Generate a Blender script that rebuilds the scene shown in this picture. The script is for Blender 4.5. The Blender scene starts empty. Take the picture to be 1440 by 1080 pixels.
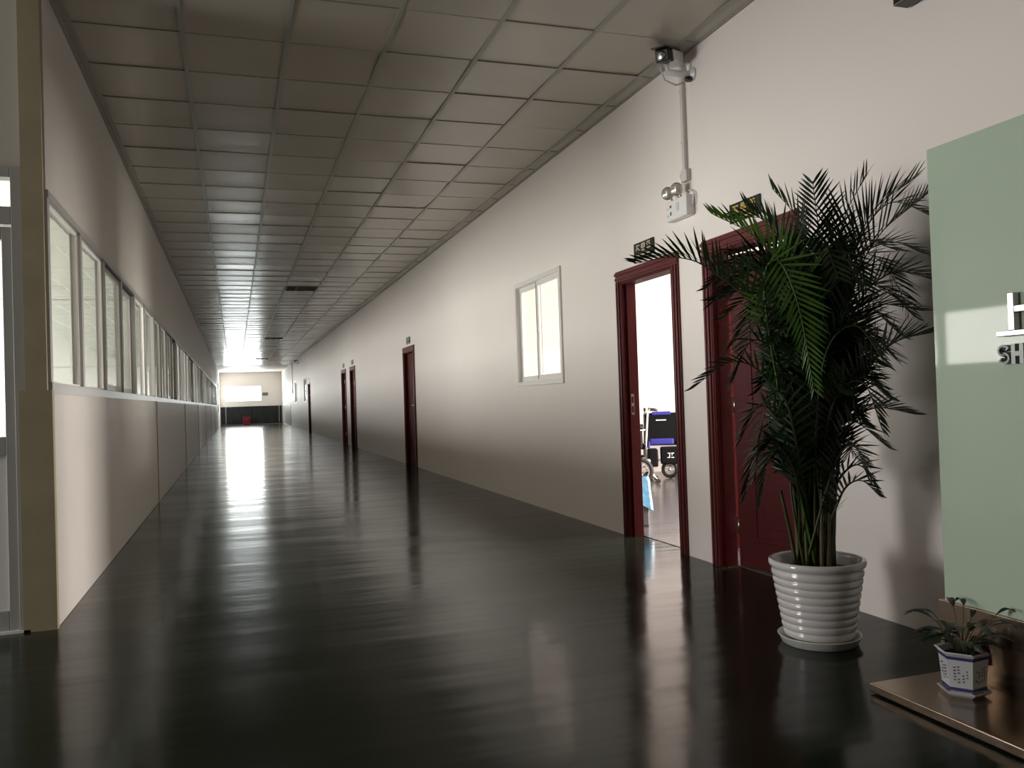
import bpy, math, random
from mathutils import Vector, Matrix

random.seed(7)
C = bpy.context.scene.collection
scene = bpy.context.scene

# ---------------------------------------------------------------- camera
FPX, YAW, PIT, ROL, CAMH = 1191.1, 0.3167, 0.0174, -0.0330, 1.0931
def cam_axes():
    f = Vector((math.sin(YAW)*math.cos(PIT), math.cos(YAW)*math.cos(PIT), math.sin(PIT)))
    r = Vector((math.cos(YAW), -math.sin(YAW), 0)); u = r.cross(f)
    return (math.cos(ROL)*r + math.sin(ROL)*u, -math.sin(ROL)*r + math.cos(ROL)*u, f)
cr, cu, cf = cam_axes()
cd = bpy.data.cameras.new('camera'); cam = bpy.data.objects.new('camera', cd); C.objects.link(cam)
cam.matrix_world = Matrix(((cr.x, cu.x, -cf.x, 0), (cr.y, cu.y, -cf.y, 0), (cr.z, cu.z, -cf.z, CAMH), (0, 0, 0, 1)))
cd.sensor_width = 36; cd.lens = FPX/1440*36; cd.clip_start = .05; cd.clip_end = 300
scene.camera = cam

# ---------------------------------------------------------------- world and daylight
w = bpy.data.worlds.new('world'); scene.world = w; w.use_nodes = True
w.node_tree.nodes['Background'].inputs[0].default_value = (.86, .93, 1, 1)
w.node_tree.nodes['Background'].inputs[1].default_value = 3.0
def window_light(name, center, size, facing, radiance, col=(1, 1, 1)):
    """rectangular area light for daylight; the room ones have no window opening"""
    l = bpy.data.lights.new(name, 'AREA'); l.shape = 'RECTANGLE'; l.size, l.size_y = size
    l.energy = radiance*math.pi*size[0]*size[1]; l.color = col
    o = bpy.data.objects.new(name, l); C.objects.link(o); o.location = center
    o.rotation_euler = Vector(facing).to_track_quat('-Z', 'Y').to_euler()
    return o
DAY = (1.0, .965, .935)
COOL = (.92, .97, 1.0)
for yc, rad in ((7.9, 24), (13.9, 15), (19.9, 12), (25.9, 11), (31.9, 11), (37.9, 11), (43.9, 13)):
    window_light('hall_window_light', (-4.17, yc, 1.50), (5.4, 1.1), (1, 0, 0), rad, DAY)
window_light('end_window_light', (.53, 56.06, 1.96), (2.2, 1.0), (0, -1, 0), 42, COOL)
window_light('room_daylight', (8.4, 5.75, 1.55), (2.3, 2.3), (-1, 0, 0), 66, (1, .93, .88))  # unseen source added opposite the open doorway; no window in that wall
window_light('room_daylight', (8.4, 8.8, 1.60), (2.8, 1.8), (-1, 0, 0), 1.5, (1, .94, .90))
window_light('room_daylight', (8.4, 3.3, 1.75), (1.8, 1.6), (-1, 0, 0), 9, (1, .94, .90))
window_light('far_room_fill_light', (6.9, 23.6, 1.8), (3.6, 1.5), (-1, 0, 0), 12, (1, .94, .92))  # fill light added inside the room to brighten the far open doorway
window_light('entrance_window_light', (-6.9, 3.85, 1.35), (1.7, 2.4), (1, 0, 0), 15, DAY)
vs = scene.view_settings
vs.view_transform = 'Standard'; vs.look = 'None'; vs.gamma = 1; vs.exposure = 0.0
vs.use_curve_mapping = False

# ---------------------------------------------------------------- materials
def mat(name, col, rough=.5, metal=0, spec=.5, noise=None, bump=None, coat=0, trans=None):
    m = bpy.data.materials.new(name); m.use_nodes = True; nt = m.node_tree; b = nt.nodes['Principled BSDF']
    b.inputs['Base Color'].default_value = (*col, 1); b.inputs['Roughness'].default_value = rough
    b.inputs['Metallic'].default_value = metal; b.inputs['Specular IOR Level'].default_value = spec
    b.inputs['Coat Weight'].default_value = coat
    tc = nt.nodes.new('ShaderNodeTexCoord')
    if noise:
        sc, amt = noise
        n = nt.nodes.new('ShaderNodeTexNoise'); n.inputs['Scale'].default_value = sc; n.inputs['Detail'].default_value = 4
        nt.links.new(tc.outputs['Object'], n.inputs['Vector'])
        mx = nt.nodes.new('ShaderNodeMix'); mx.data_type = 'RGBA'
        mx.inputs[6].default_value = (*[c*(1-amt) for c in col], 1); mx.inputs[7].default_value = (*[min(1, c*(1+amt)) for c in col], 1)
        nt.links.new(n.outputs['Fac'], mx.inputs[0]); nt.links.new(mx.outputs[2], b.inputs['Base Color'])
    if bump:
        vec, sc, strg, dist = bump
        mp = nt.nodes.new('ShaderNodeMapping'); mp.inputs['Scale'].default_value = vec
        n = nt.nodes.new('ShaderNodeTexNoise'); n.inputs['Scale'].default_value = sc; n.inputs['Detail'].default_value = 3
        nt.links.new(tc.outputs['Object'], mp.inputs['Vector']); nt.links.new(mp.outputs[0], n.inputs['Vector'])
        bp = nt.nodes.new('ShaderNodeBump'); bp.inputs['Strength'].default_value = strg; bp.inputs['Distance'].default_value = dist
        nt.links.new(n.outputs['Fac'], bp.inputs['Height']); nt.links.new(bp.outputs[0], b.inputs['Normal'])
    return m
def glass(name, tint, ref=.04, gain=.9):
    m = bpy.data.materials.new(name); m.use_nodes = True; nt = m.node_tree; nt.nodes.clear()
    out = nt.nodes.new('ShaderNodeOutputMaterial'); mix = nt.nodes.new('ShaderNodeMixShader')
    tr = nt.nodes.new('ShaderNodeBsdfTransparent'); tr.inputs[0].default_value = (*tint, 1)
    gl = nt.nodes.new('ShaderNodeBsdfGlossy'); gl.inputs['Roughness'].default_value = .02
    lw = nt.nodes.new('ShaderNodeLayerWeight'); lw.inputs['Blend'].default_value = .5
    pw = nt.nodes.new('ShaderNodeMath'); pw.operation = 'POWER'; pw.inputs[1].default_value = 5
    ma = nt.nodes.new('ShaderNodeMath'); ma.operation = 'MULTIPLY_ADD'; ma.inputs[1].default_value = gain; ma.inputs[2].default_value = ref
    nt.links.new(lw.outputs['Facing'], pw.inputs[0]); nt.links.new(pw.outputs[0], ma.inputs[0])
    nt.links.new(ma.outputs[0], mix.inputs[0]); nt.links.new(tr.outputs[0], mix.inputs[1]); nt.links.new(gl.outputs[0], mix.inputs[2])
    nt.links.new(mix.outputs[0], out.inputs[0])
    return m
def floor_mat():
    m = mat('epoxy_floor', (.030, .036, .027), .2, spec=.16, bump=((.13, 1.0, 1), 2.0, .42, .02))
    nt = m.node_tree; b = nt.nodes['Principled BSDF']
    tc = nt.nodes.new('ShaderNodeTexCoord')
    n = nt.nodes.new('ShaderNodeTexNoise'); n.inputs['Scale'].default_value = 1.1; n.inputs['Detail'].default_value = 6
    mp = nt.nodes.new('ShaderNodeMapping'); mp.inputs['Scale'].default_value = (.6, 1.6, 1)
    nt.links.new(tc.outputs['Object'], mp.inputs['Vector']); nt.links.new(mp.outputs[0], n.inputs['Vector'])
    r = nt.nodes.new('ShaderNodeMapRange'); r.inputs['From Min'].default_value = .3; r.inputs['From Max'].default_value = .7
    r.inputs['To Min'].default_value = .11; r.inputs['To Max'].default_value = .20
    nt.links.new(n.outputs['Fac'], r.inputs['Value']); nt.links.new(r.outputs[0], b.inputs['Roughness'])
    mx = nt.nodes.new('ShaderNodeMix'); mx.data_type = 'RGBA'
    mx.inputs[6].default_value = (.009, .014, .009, 1); mx.inputs[7].default_value = (.016, .022, .014, 1)
    nt.links.new(n.outputs['Fac'], mx.inputs[0]); nt.links.new(mx.outputs[2], b.inputs['Base Color'])
    return m
M = dict(
    floor=floor_mat(),
    roomfloor=mat('grey_room_floor', (.085, .082, .08), .2, spec=.3, bump=((1, 3, 1), 1.5, .25, .02), noise=(3, .12)),
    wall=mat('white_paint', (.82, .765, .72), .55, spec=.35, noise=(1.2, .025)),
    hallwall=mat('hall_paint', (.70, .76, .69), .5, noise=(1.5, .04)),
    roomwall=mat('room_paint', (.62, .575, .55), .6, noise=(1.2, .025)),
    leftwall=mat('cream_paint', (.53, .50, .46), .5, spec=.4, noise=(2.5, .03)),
    column=mat('aged_cream_paint', (.36, .31, .20), .55, noise=(5, .18)),
    tile=mat('ceiling_tile', (.46, .42, .355), .25, spec=.5, noise=(2, .03), bump=((.4, 1, 1), 3.0, .18, .01)),
    tbar=mat('ceiling_grid', (.31, .31, .27), .4, spec=.5),
    slab=mat('ceiling_slab', (.55, .53, .5), .8),
    alu=mat('window_aluminium', (.40, .395, .37), .35, metal=.2),
    aluw=mat('white_aluminium', (.74, .72, .69), .35),
    seal=mat('dark_seal', (.06, .06, .055), .6),
    glass=glass('window_glass', (.86, .86, .845)),
    clear=glass('clear_glass', (.93, .94, .92)),
    door=mat('mahogany_door', (.065, .006, .006), .5, spec=.12, noise=(14, .25), bump=((1, 1, .08), 30, .08, .004)),
    casing=mat('mahogany_casing', (.115, .024, .025), .38, spec=.22, noise=(14, .18)),
    steel=mat('brushed_steel', (.55, .54, .52), .3, metal=1),
    chrome=mat('polished_chrome', (.78, .77, .77), .08, metal=1),
    lettersteel=mat('dark_letter_steel', (.17, .18, .175), .38, metal=.7),
    charsteel=mat('rosy_polished_steel', (.46, .41, .40), .22, metal=1),
    black=mat('black_plastic', (.012, .012, .012), .35),
    blackmatte=mat('black_board', (.010, .013, .012), .6),
    white=mat('white_plastic', (.78, .77, .75), .35),
    white2=mat('conduit_white', (.60, .57, .54), .4),
    gold=mat('gold_lettering', (.75, .52, .14), .35, metal=.3),
    pale=mat('pale_lettering', (.62, .55, .38), .4),
    red=mat('red_enamel', (.20, .008, .028), .4),
    green=mat('green_led', (.02, .2, .06), .4),
    panel=mat('green_back_painted_glass', (.48, .585, .465), .04, spec=.22),
    paneledge=mat('glass_edge', (.22, .36, .28), .15),
    bronze=mat('bronze_steel', (.42, .33, .26), .24, metal=1, bump=((1, 60, 60), 4, .03, .003)),
    ceramic=mat('white_ceramic', (.66, .63, .62), .12, coat=.4),
    saucer=mat('white_saucer', (.62, .63, .60), .25),
    soil=mat('potting_soil', (.018, .013, .009), .95, bump=((1, 1, 1), 60, .8, .01)),
    leaf=mat('palm_leaf', (.011, .028, .006), .42, spec=.35, noise=(6, .25)),
    leaf2=mat('young_palm_leaf', (.05, .12, .014), .42, spec=.35, noise=(6, .2)),
    stem=mat('palm_stem', (.035, .042, .008), .45, noise=(9, .35)),
    cane=mat('palm_cane', (.085, .065, .02), .5, noise=(12, .4)),
    plantleaf=mat('dark_leaf', (.014, .026, .012), .4, noise=(20, .3)),
    potwhite=mat('glazed_pot', (.60, .61, .62), .15, coat=.3),
    cobalt=mat('cobalt_band', (.05, .05, .17), .25),
    ink=mat('pot_ink', (.10, .10, .11), .5),
    lens=mat('lamp_lens', (.72, .70, .60), .1, metal=.6),
    fabric=mat('black_nylon', (.006, .006, .007), .8, spec=.1, noise=(40, .3)),
    blue=mat('blue_fabric', (.02, .02, .22), .6),
    tyre=mat('black_tyre', (.014, .014, .014), .7),
    bag=mat('blue_bin_liner', (.09, .27, .42), .25, spec=.6, bump=((1, 1, 1), 14, .6, .02)),
    bin=mat('grey_bin', (.07, .07, .075), .45),
    vent=mat('vent_dark', (.022, .020, .018), .5),
    ventfin=mat('vent_fin', (.05, .045, .04), .5),
)

# ---------------------------------------------------------------- mesh helpers
class MB:
    def __init__(s): s.v = []; s.f = []; s.sm = False
    def box(s, x0, x1, y0, y1, z0, z1):
        i = len(s.v)
        s.v += [(x0,y0,z0),(x1,y0,z0),(x1,y1,z0),(x0,y1,z0),(x0,y0,z1),(x1,y0,z1),(x1,y1,z1),(x0,y1,z1)]
        s.f += [(i,i+3,i+2,i+1),(i+4,i+5,i+6,i+7),(i,i+1,i+5,i+4),(i+1,i+2,i+6,i+5),(i+2,i+3,i+7,i+6),(i+3,i,i+4,i+7)]
        return s
    def tube(s, pts, rad, n=8, cap=True):
        pts = [Vector(p) for p in pts]; i0 = len(s.v); k = len(pts)
        rads = rad if isinstance(rad, (list, tuple)) else [rad]*k
        up = None
        for a, p in enumerate(pts):
            t = (pts[min(a+1, k-1)] - pts[max(a-1, 0)]).normalized()
            if up is None: up = Vector((0,0,1)) if abs(t.z) < .9 else Vector((1,0,0))
            sx = t.cross(up).normalized(); up = sx.cross(t).normalized()
            for j in range(n):
                an = 2*math.pi*j/n
                s.v.append(tuple(p + (sx*math.cos(an) + up*math.sin(an))*rads[a]))
        for a in range(k-1):
            for j in range(n):
                s.f.append((i0+a*n+j, i0+a*n+(j+1)%n, i0+(a+1)*n+(j+1)%n, i0+(a+1)*n+j))
        if cap:
            s.f.append(tuple(i0+j for j in range(n))[::-1]); s.f.append(tuple(i0+(k-1)*n+j for j in range(n)))
        s.sm = True
        return s
    def lathe(s, prof, n=32, origin=(0,0,0), axis=None, phase=0, closed=True):
        i0 = len(s.v); ox, oy, oz = origin
        Mx = Matrix.Identity(3) if axis is None else Vector(axis).to_track_quat('Z', 'Y').to_matrix()
        for r, z in prof:
            for j in range(n):
                a = 2*math.pi*j/n + phase
                p = Mx @ Vector((r*math.cos(a), r*math.sin(a), z))
                s.v.append((ox+p.x, oy+p.y, oz+p.z))
        for a in range(len(prof)-1):
            for j in range(n):
                s.f.append((i0+a*n+j, i0+a*n+(j+1)%n, i0+(a+1)*n+(j+1)%n, i0+(a+1)*n+j))
        if closed:
            s.f.append(tuple(i0+j for j in range(n))[::-1]); s.f.append(tuple(i0+(len(prof)-1)*n+j for j in range(n)))
        return s
    def torus(s, c, axis, R, r, n=28, m=8):
        i0 = len(s.v); Mx = Vector(axis).to_track_quat('Z', 'Y').to_matrix(); c = Vector(c)
        for a in range(n):
            A = 2*math.pi*a/n
            for b in range(m):
                B = 2*math.pi*b/m
                p = Mx @ Vector(((R+r*math.cos(B))*math.cos(A), (R+r*math.cos(B))*math.sin(A), r*math.sin(B)))
                s.v.append(tuple(c+p))
        for a in range(n):
            for b in range(m):
                s.f.append((i0+a*m+b, i0+((a+1)%n)*m+b, i0+((a+1)%n)*m+(b+1)%m, i0+a*m+(b+1)%m))
        s.sm = True
        return s
    def quadstrip(s, L, Rr):
        i0 = len(s.v)
        for a, b in zip(L, Rr): s.v += [tuple(a), tuple(b)]
        for a in range(len(L)-1):
            s.f.append((i0+2*a, i0+2*a+1, i0+2*a+3, i0+2*a+2))
        return s
    def prism(s, poly, z0, z1):
        i = len(s.v); n = len(poly)
        s.v += [(x, y, z0) for x, y in poly] + [(x, y, z1) for x, y in poly]
        s.f.append(tuple(range(i+n-1, i-1, -1))); s.f.append(tuple(range(i+n, i+2*n)))
        for j in range(n): s.f.append((i+j, i+(j+1)%n, i+n+(j+1)%n, i+n+j))
        return s
    def xform(s, mx, start=0):
        for k in range(start, len(s.v)): s.v[k] = tuple(mx @ Vector(s.v[k]))
        return s
    def build(s, name, m, parent=None, smooth=None, bevel=0, label=None):
        me = bpy.data.meshes.new(name); me.from_pydata(s.v, [], s.f); me.update()
        me.materials.append(M[m])
        if s.sm if smooth is None else smooth:
            for p in me.polygons: p.use_smooth = True
        o = bpy.data.objects.new(name, me); C.objects.link(o)
        if parent: o.parent = parent
        if bevel:
            b = o.modifiers.new('bevel', 'BEVEL'); b.width = bevel; b.segments = 2; b.limit_method = 'ANGLE'
        if label: o['label'] = label
        return o
def B(*a): return MB().box(*a)
def tag(o, label, cat, group=None, kind=None):
    o['label'] = label; o['category'] = cat
    if group: o['group'] = group
    if kind: o['kind'] = kind
    return o
def empty(name, loc=(0,0,0), rz=0, parent=None):
    o = bpy.data.objects.new(name, None); C.objects.link(o); o.location = loc; o.rotation_euler = (0,0,rz)
    o.empty_display_size = .1
    if parent: o.parent = parent
    return o
def copy_tree(o, parent=None):
    c = o.copy(); C.objects.link(c); c.parent = parent
    for ch in list(o.children): copy_tree(ch, c)
    return c
def wall_boxes(mb, x0, x1, y0, y1, z0, z1, holes, axis='Y'):
    """slab running along an axis with rectangular holes (a0,a1,z0,z1)"""
    def bx(a0, a1, c0, c1):
        if a1-a0 > 1e-4 and c1-c0 > 1e-4:
            mb.box(x0, x1, a0, a1, c0, c1) if axis == 'Y' else mb.box(a0, a1, y0, y1, c0, c1)
    s, e = (y0, y1) if axis == 'Y' else (x0, x1)
    cur = s
    for h0, h1, b, t in sorted(holes):
        bx(cur, h0, z0, z1); bx(h0, h1, z0, b); bx(h0, h1, t, z1); cur = h1
    bx(cur, e, z0, z1)
    return mb

# ---------------------------------------------------------------- setting
XR, XL, CEIL, YEND = 2.875, -.897, 3.324, 56.0
TW = .095                                   # right wall thickness
YC = 4.86                                   # corner where the left wall starts
SILL, HEAD = 1.225, 2.245
TX0, TY0, TXS, TYS = -.8426, 5.3133, .6, .6072

tag(B(-9.2, 8.7, -4.2, 57.2, -.12, 0).build('floor', 'floor'), 'dark green glossy epoxy corridor floor with streaky reflections', 'floor', kind='structure')
tag(B(XR+TW, 8.5, 1.2, 10.7, 0, .004).build('floor_room', 'roomfloor'), 'pale grey glossy floor of the bright room behind the open doorway', 'floor', kind='structure')

# openings of the right wall
DOORS = [(3.86, 4.67), (5.15, 5.96), (14.03, 14.84), (21.38, 22.19), (23.23, 24.04), (34.7, 35.5)]
DH = 1.97
RWIN = [(7.22, 8.55), (36.5, 37.8), (42.3, 43.6)]
holes = [(a, b, 0, DH) for a, b in DOORS] + [(a, b, 1.22, 2.30) for a, b in RWIN]
tag(wall_boxes(MB(), XR, XR+TW, -4.2, 57.2, 0, 3.4, holes).build('wall_right', 'wall'),
    'long white painted corridor wall with red doors and a sliding window', 'wall', kind='structure')
# left wall: upper band, sill-height panels
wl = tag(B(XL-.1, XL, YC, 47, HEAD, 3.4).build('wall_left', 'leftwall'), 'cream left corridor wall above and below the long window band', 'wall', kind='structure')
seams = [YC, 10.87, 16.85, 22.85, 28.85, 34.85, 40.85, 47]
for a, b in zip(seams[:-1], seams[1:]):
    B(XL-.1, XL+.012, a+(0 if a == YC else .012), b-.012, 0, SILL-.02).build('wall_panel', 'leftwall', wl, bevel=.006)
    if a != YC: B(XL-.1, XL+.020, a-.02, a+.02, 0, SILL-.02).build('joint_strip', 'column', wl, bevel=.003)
tag(B(-1.005, XL-.008, YC-.03, YC+.07, SILL-.01, 3.4).box(-1.035, XL+.014, YC-.03, YC+.02, 0, SILL-.01).build('trim_1', 'column'),
    'aged yellowish cream column edge at the near corner of the left wall', 'column', kind='structure')
# lobby wall facing the camera, with the glazed door
dw = wall_boxes(MB(), -9.2, XL-.14, YC, YC+.1, 0, 3.4, [(-1.96, -1.005, 0, 2.35)], 'X')
tag(dw.build('wall_lobby', 'leftwall'), 'cream lobby wall left of the corridor corner', 'wall', kind='structure')
# shells of the lobby, hall and rooms
tag(wall_boxes(MB(), -7.1, -7.0, -4.2, YC, 0, 3.4, [(2.95, 4.75, .12, 2.58)]).build('wall_entrance', 'leftwall'), 'white lobby side wall with tall entrance glazing', 'wall', kind='structure')
tag(B(-9.2, 8.7, -4.2, -4.1, 0, 3.4).build('wall_near', 'leftwall'), 'plain white wall closing the lobby behind the camera', 'wall', kind='structure')
tag(wall_boxes(MB(), -4.4, -4.2, YC, 57.2, 0, 3.4, [(y-2.72, y+2.72, .93, 2.07) for y in (7.9, 13.9, 19.9, 25.9, 31.9, 37.9, 43.9)]).build('wall_hall', 'wall'),
    'white outer wall of the workshop hall with a row of windows', 'wall', kind='structure')
for k, y in enumerate((10.87, 22.85, 34.85, 47.0)):
    o = tag(B(-4.2, XL-.1, y, y+.08, 0, 3.4).build('wall_partition', 'hallwall'), ['pale partition wall seen through the first left window panes', 'pale partition wall across the hall further along', 'pale partition wall across the hall near its end', 'pale partition wall closing the hall at its far end'][k], 'wall', kind='structure')
    for z in (.9, 1.62, 2.4):
        B(-4.2, XL-.1, y-.004, y, z, z+.012).build('panel_seam', 'alu', o)
tag(B(8.5, 8.7, -4.2, 57.2, 0, 3.4).build('wall_outer', 'wall'), 'white outer wall of the right-hand rooms', 'wall', kind='structure')
for k, y in enumerate((1.1, 10.7, 20.2, 27.0)):
    tag(B(XR+TW, 8.5, y, y+.1, 0, 3.4).build('wall_room', 'roomwall'), ['white near wall of the bright wheelchair room', 'white wall behind the wheelchairs in the bright room', 'white near wall of the far side room', 'white far wall of the far side room'][k], 'wall', kind='structure')
tag(B(-9.2, 8.7, -4.2, 57.2, 3.345, 3.5).build('ceiling', 'slab'), 'suspended ceiling of square pale tiles in a grey metal grid', 'ceiling', kind='structure')
ceil = bpy.data.objects['ceiling']

# ceiling tiles
rng = random.Random(3)
gap = .004
def tile_mesh(wx):
    return B(-wx/2+gap, wx/2-gap, -TYS/2+gap, TYS/2-gap, -.006, .006)
tm = tile_mesh(TXS); t0 = tm.build('ceiling_tile', 'tile', ceil); tme = t0.data
lw_, rw_ = TX0-XL, XR-(TX0+6*TXS)
edge = {0: (tile_mesh(lw_).build('edge_tile', 'tile', ceil), (XL+TX0)/2), 1: (tile_mesh(rw_).build('edge_tile', 'tile', ceil), (XR+TX0+6*TXS)/2)}
VENTS = {(3, 18), (3, 38), (3, 58)}
stuff = MB(); first = True; efirst = {0: True, 1: True}
for j in range(-16, 69):
    yc = TY0+(j+.5)*TYS
    for i in range(6):
        if (i, j) in VENTS: continue
        xc = TX0+(i+.5)*TXS
        rx, ry, dz = rng.gauss(0, .009), rng.gauss(0, .002), rng.uniform(0, .0015)
        if -3 <= j <= 36:
            if first: o = t0; first = False
            else: o = bpy.data.objects.new('ceiling_tile', tme); C.objects.link(o); o.parent = ceil
            o.location = (xc, yc, CEIL+.007+dz); o.rotation_euler = (rx, ry, 0)
        else:
            k = len(stuff.v); stuff.box(-.296, .296, -.2996, .2996, -.006, .006)
            stuff.xform(Matrix.Translation((xc, yc, CEIL+.007+dz)) @ Matrix.Rotation(rx, 4, 'X') @ Matrix.Rotation(ry, 4, 'Y'), k)
    for e in (0, 1):
        src, xc = edge[e]
        if -3 <= j <= 26:
            if efirst[e]: o = src; efirst[e] = False
            else: o = bpy.data.objects.new('edge_tile', src.data); C.objects.link(o); o.parent = ceil
            o.location = (xc, yc, CEIL+.007)
        else:
            wx = (lw_, rw_)[e]; stuff.box(xc-wx/2+.002, xc+wx/2-.002, yc-.3, yc+.3, CEIL+.001, CEIL+.013)
o = stuff.build('far_ceiling_tiles', 'tile', ceil); o['kind'] = 'stuff'
for i in range(7):
    x = TX0+i*TXS
    B(x-.014, x+.014, -4.1, 47, CEIL-.004, CEIL+.002).build('grid_runner', 'tbar', ceil)
bars = MB()
for j in range(-16, 70):
    y = TY0+j*TYS
    if -3 <= j <= 36:
        B(XL, XR, y-.006, y+.006, CEIL-.0035, CEIL+.0015).build('cross_tee', 'tbar', ceil)
    else: bars.box(XL, XR, y-.006, y+.006, CEIL-.0035, CEIL+.0015)
o = bars.build('far_cross_tees', 'tbar', ceil); o['kind'] = 'stuff'
for e, x in ((0, XL), (1, XR)):
    B(x, x+.02, -4, 47, CEIL-.006, CEIL+.002).build('wall_angle', 'tbar', ceil) if e == 0 else B(x-.02, x, -4, 47, CEIL-.006, CEIL+.002).build('wall_angle', 'tbar', ceil)
# plain ceilings of the adjoining rooms
B(-9.0, XL-.1, -4.1, 47, CEIL, CEIL+.02).build('plain_ceiling_panel', 'wall', ceil)
B(XR+TW, 8.5, -4.1, 56, CEIL, CEIL+.02).build('plain_ceiling_panel', 'wall', ceil)
B(XL, XR, 46.9, 56, CEIL, CEIL+.02).build('plain_ceiling_panel', 'wall', ceil)
for k, (i, j) in enumerate(sorted(VENTS)):
    x0 = TX0+i*TXS; y0 = TY0+j*TYS
    v = empty('air_vent', (x0, y0, CEIL))
    tag(v, ['dark three-section air vent in the ceiling, nearest one', 'dark air vent in the ceiling, middle one of three', 'dark air vent in the ceiling, farthest, next to the bright reflection'][k], 'vent', 'ceiling air vents')
    B(.012, TXS-.012, .012, TYS-.012, 0, .01).build('backing', 'vent', v)
    fr = MB().box(.008, TXS-.008, .008, .03, -.008, .0).box(.008, TXS-.008, TYS-.03, TYS-.008, -.008, 0)
    for q in (.008, .195, .383, TXS-.030): fr.box(q, q+.022, .008, TYS-.008, -.008, 0)
    fr.build('frame', 'ventfin', v)
    for s in range(3):
        for q in range(7):
            B(.04+s*.188, .19+s*.188, .06+q*.072, .075+q*.072, -.006, 0).build('slat', 'ventfin', v)

# ---------------------------------------------------------------- window band of the left wall
wnum = 1
def left_window(y0, y1, n, label, sash):
    global wnum
    o = empty('window_%d' % wnum, (XL, y0, SILL)); wnum += 1
    tag(o, label, 'window', kind='structure')
    Lw = y1-y0; H = HEAD-SILL; D = .05
    B(-.055, .012, 0, Lw, -.03, .03).build('sill_frame', 'alu', o, bevel=.003)
    B(-.055, .012, 0, Lw, H-.035, H+.005).build('head_frame', 'alu', o, bevel=.003)
    p = Lw/n
    for k in range(n+1):
        yy = min(max(k*p, .02), Lw-.02)
        B(-.055, .008, yy-.026, yy+.026, .03, H-.035).build('mullion', 'alu', o, bevel=.003)
    for k in range(n):
        a, b = k*p+.026, (k+1)*p-.026
        if k in sash:
            xs = -.022 if k == sash[0] else -.046
            a -= .02*(k == sash[1]); b += .02*(k == sash[0])
            s = empty('sash', (0, 0, 0), 0, o)
            f = MB().box(xs-.012, xs+.012, a, b, .03, .075).box(xs-.012, xs+.012, a, b, H-.085, H-.05).box(xs-.012, xs+.012, a, a+.045, .075, H-.085).box(xs-.012, xs+.012, b-.045, b, .075, H-.085)
            f.build('sash_frame', 'alu', s, bevel=.003)
            B(xs-.0025, xs+.0025, a+.045, b-.045, .075, H-.085).build('pane', 'glass', s)
            B(xs+.012, xs+.016, b-.006, b, .03, H-.05).build('seal', 'seal', s)
            B(-.05, .0, a, b, H-.05, H-.036).build('track', 'seal', s)
        else:
            B(-.030, -.025, a, b, .03, H-.035).build('pane', 'glass', o)
            MB().box(-.024, -.012, a, a+.012, .03, H-.035).box(-.024, -.012, b-.012, b, .03, H-.035).box(-.024, -.012, a, b, .03, .042).box(-.024, -.012, a, b, H-.047, H-.035).build('bead', 'aluw', o)
ords = ['aluminium interior window band nearest the camera, by the column', 'second aluminium window band along the left wall', 'third aluminium window band along the left wall', 'fourth aluminium window band along the left wall', 'fifth aluminium window band along the left wall', 'sixth aluminium window band along the left wall', 'last aluminium window band, nearest the bright end window']
for k, (a, b) in enumerate(zip(seams[:-1], seams[1:])):
    left_window(a if k else a+.0, b, 6, ords[k], (2, 3))

# ---------------------------------------------------------------- windows of the right wall
def right_window(y0, y1, z0, z1, label, mid=.5):
    global wnum
    o = empty('window_%d' % wnum, (XR, y0, z0)); wnum += 1
    tag(o, label, 'window', kind='structure')
    Lw, H = y1-y0, z1-z0
    fr = lambda a, b, c, d, n: B(-.018, .07, a, b, c, d).build(n, 'aluw', o, bevel=.003)
    fr(0, Lw, 0, .045, 'sill_frame'); fr(0, Lw, H-.045, H, 'head_frame'); fr(0, .045, .045, H-.045, 'jamb_frame'); fr(Lw-.045, Lw, .045, H-.045, 'jamb_frame')
    m = Lw*mid
    for (a, b, xs) in ((.045, m+.025, .012), (m-.025, Lw-.045, .042)):
        s = empty('sash', (0,0,0), 0, o)
        MB().box(xs-.013, xs+.013, a, b, .045, .10).box(xs-.013, xs+.013, a, b, H-.095, H-.05).box(xs-.013, xs+.013, a, a+.05, .10, H-.095).box(xs-.013, xs+.013, b-.05, b, .10, H-.095).build('sash_frame', 'aluw', s, bevel=.003)
        B(xs-.002, xs+.002, a+.05, b-.05, .10, H-.095).build('pane', 'clear', s)
    B(-.004, .0, m+.02, m+.03, .06, H-.06).build('seal', 'seal', o)
    B(-.012, .0, m-.012, m+.012, H*.42, H*.42+.07).build('latch', 'steel', o)
right_window(7.22, 8.55, 1.22, 2.30, 'white sliding window in the right wall showing a bright room')
right_window(36.5, 37.8, 1.22, 2.30, 'white window beyond the last red door on the right wall')
right_window(42.3, 43.6, 1.22, 2.30, 'farthest white window on the right wall, nearest the bright end window')

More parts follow.
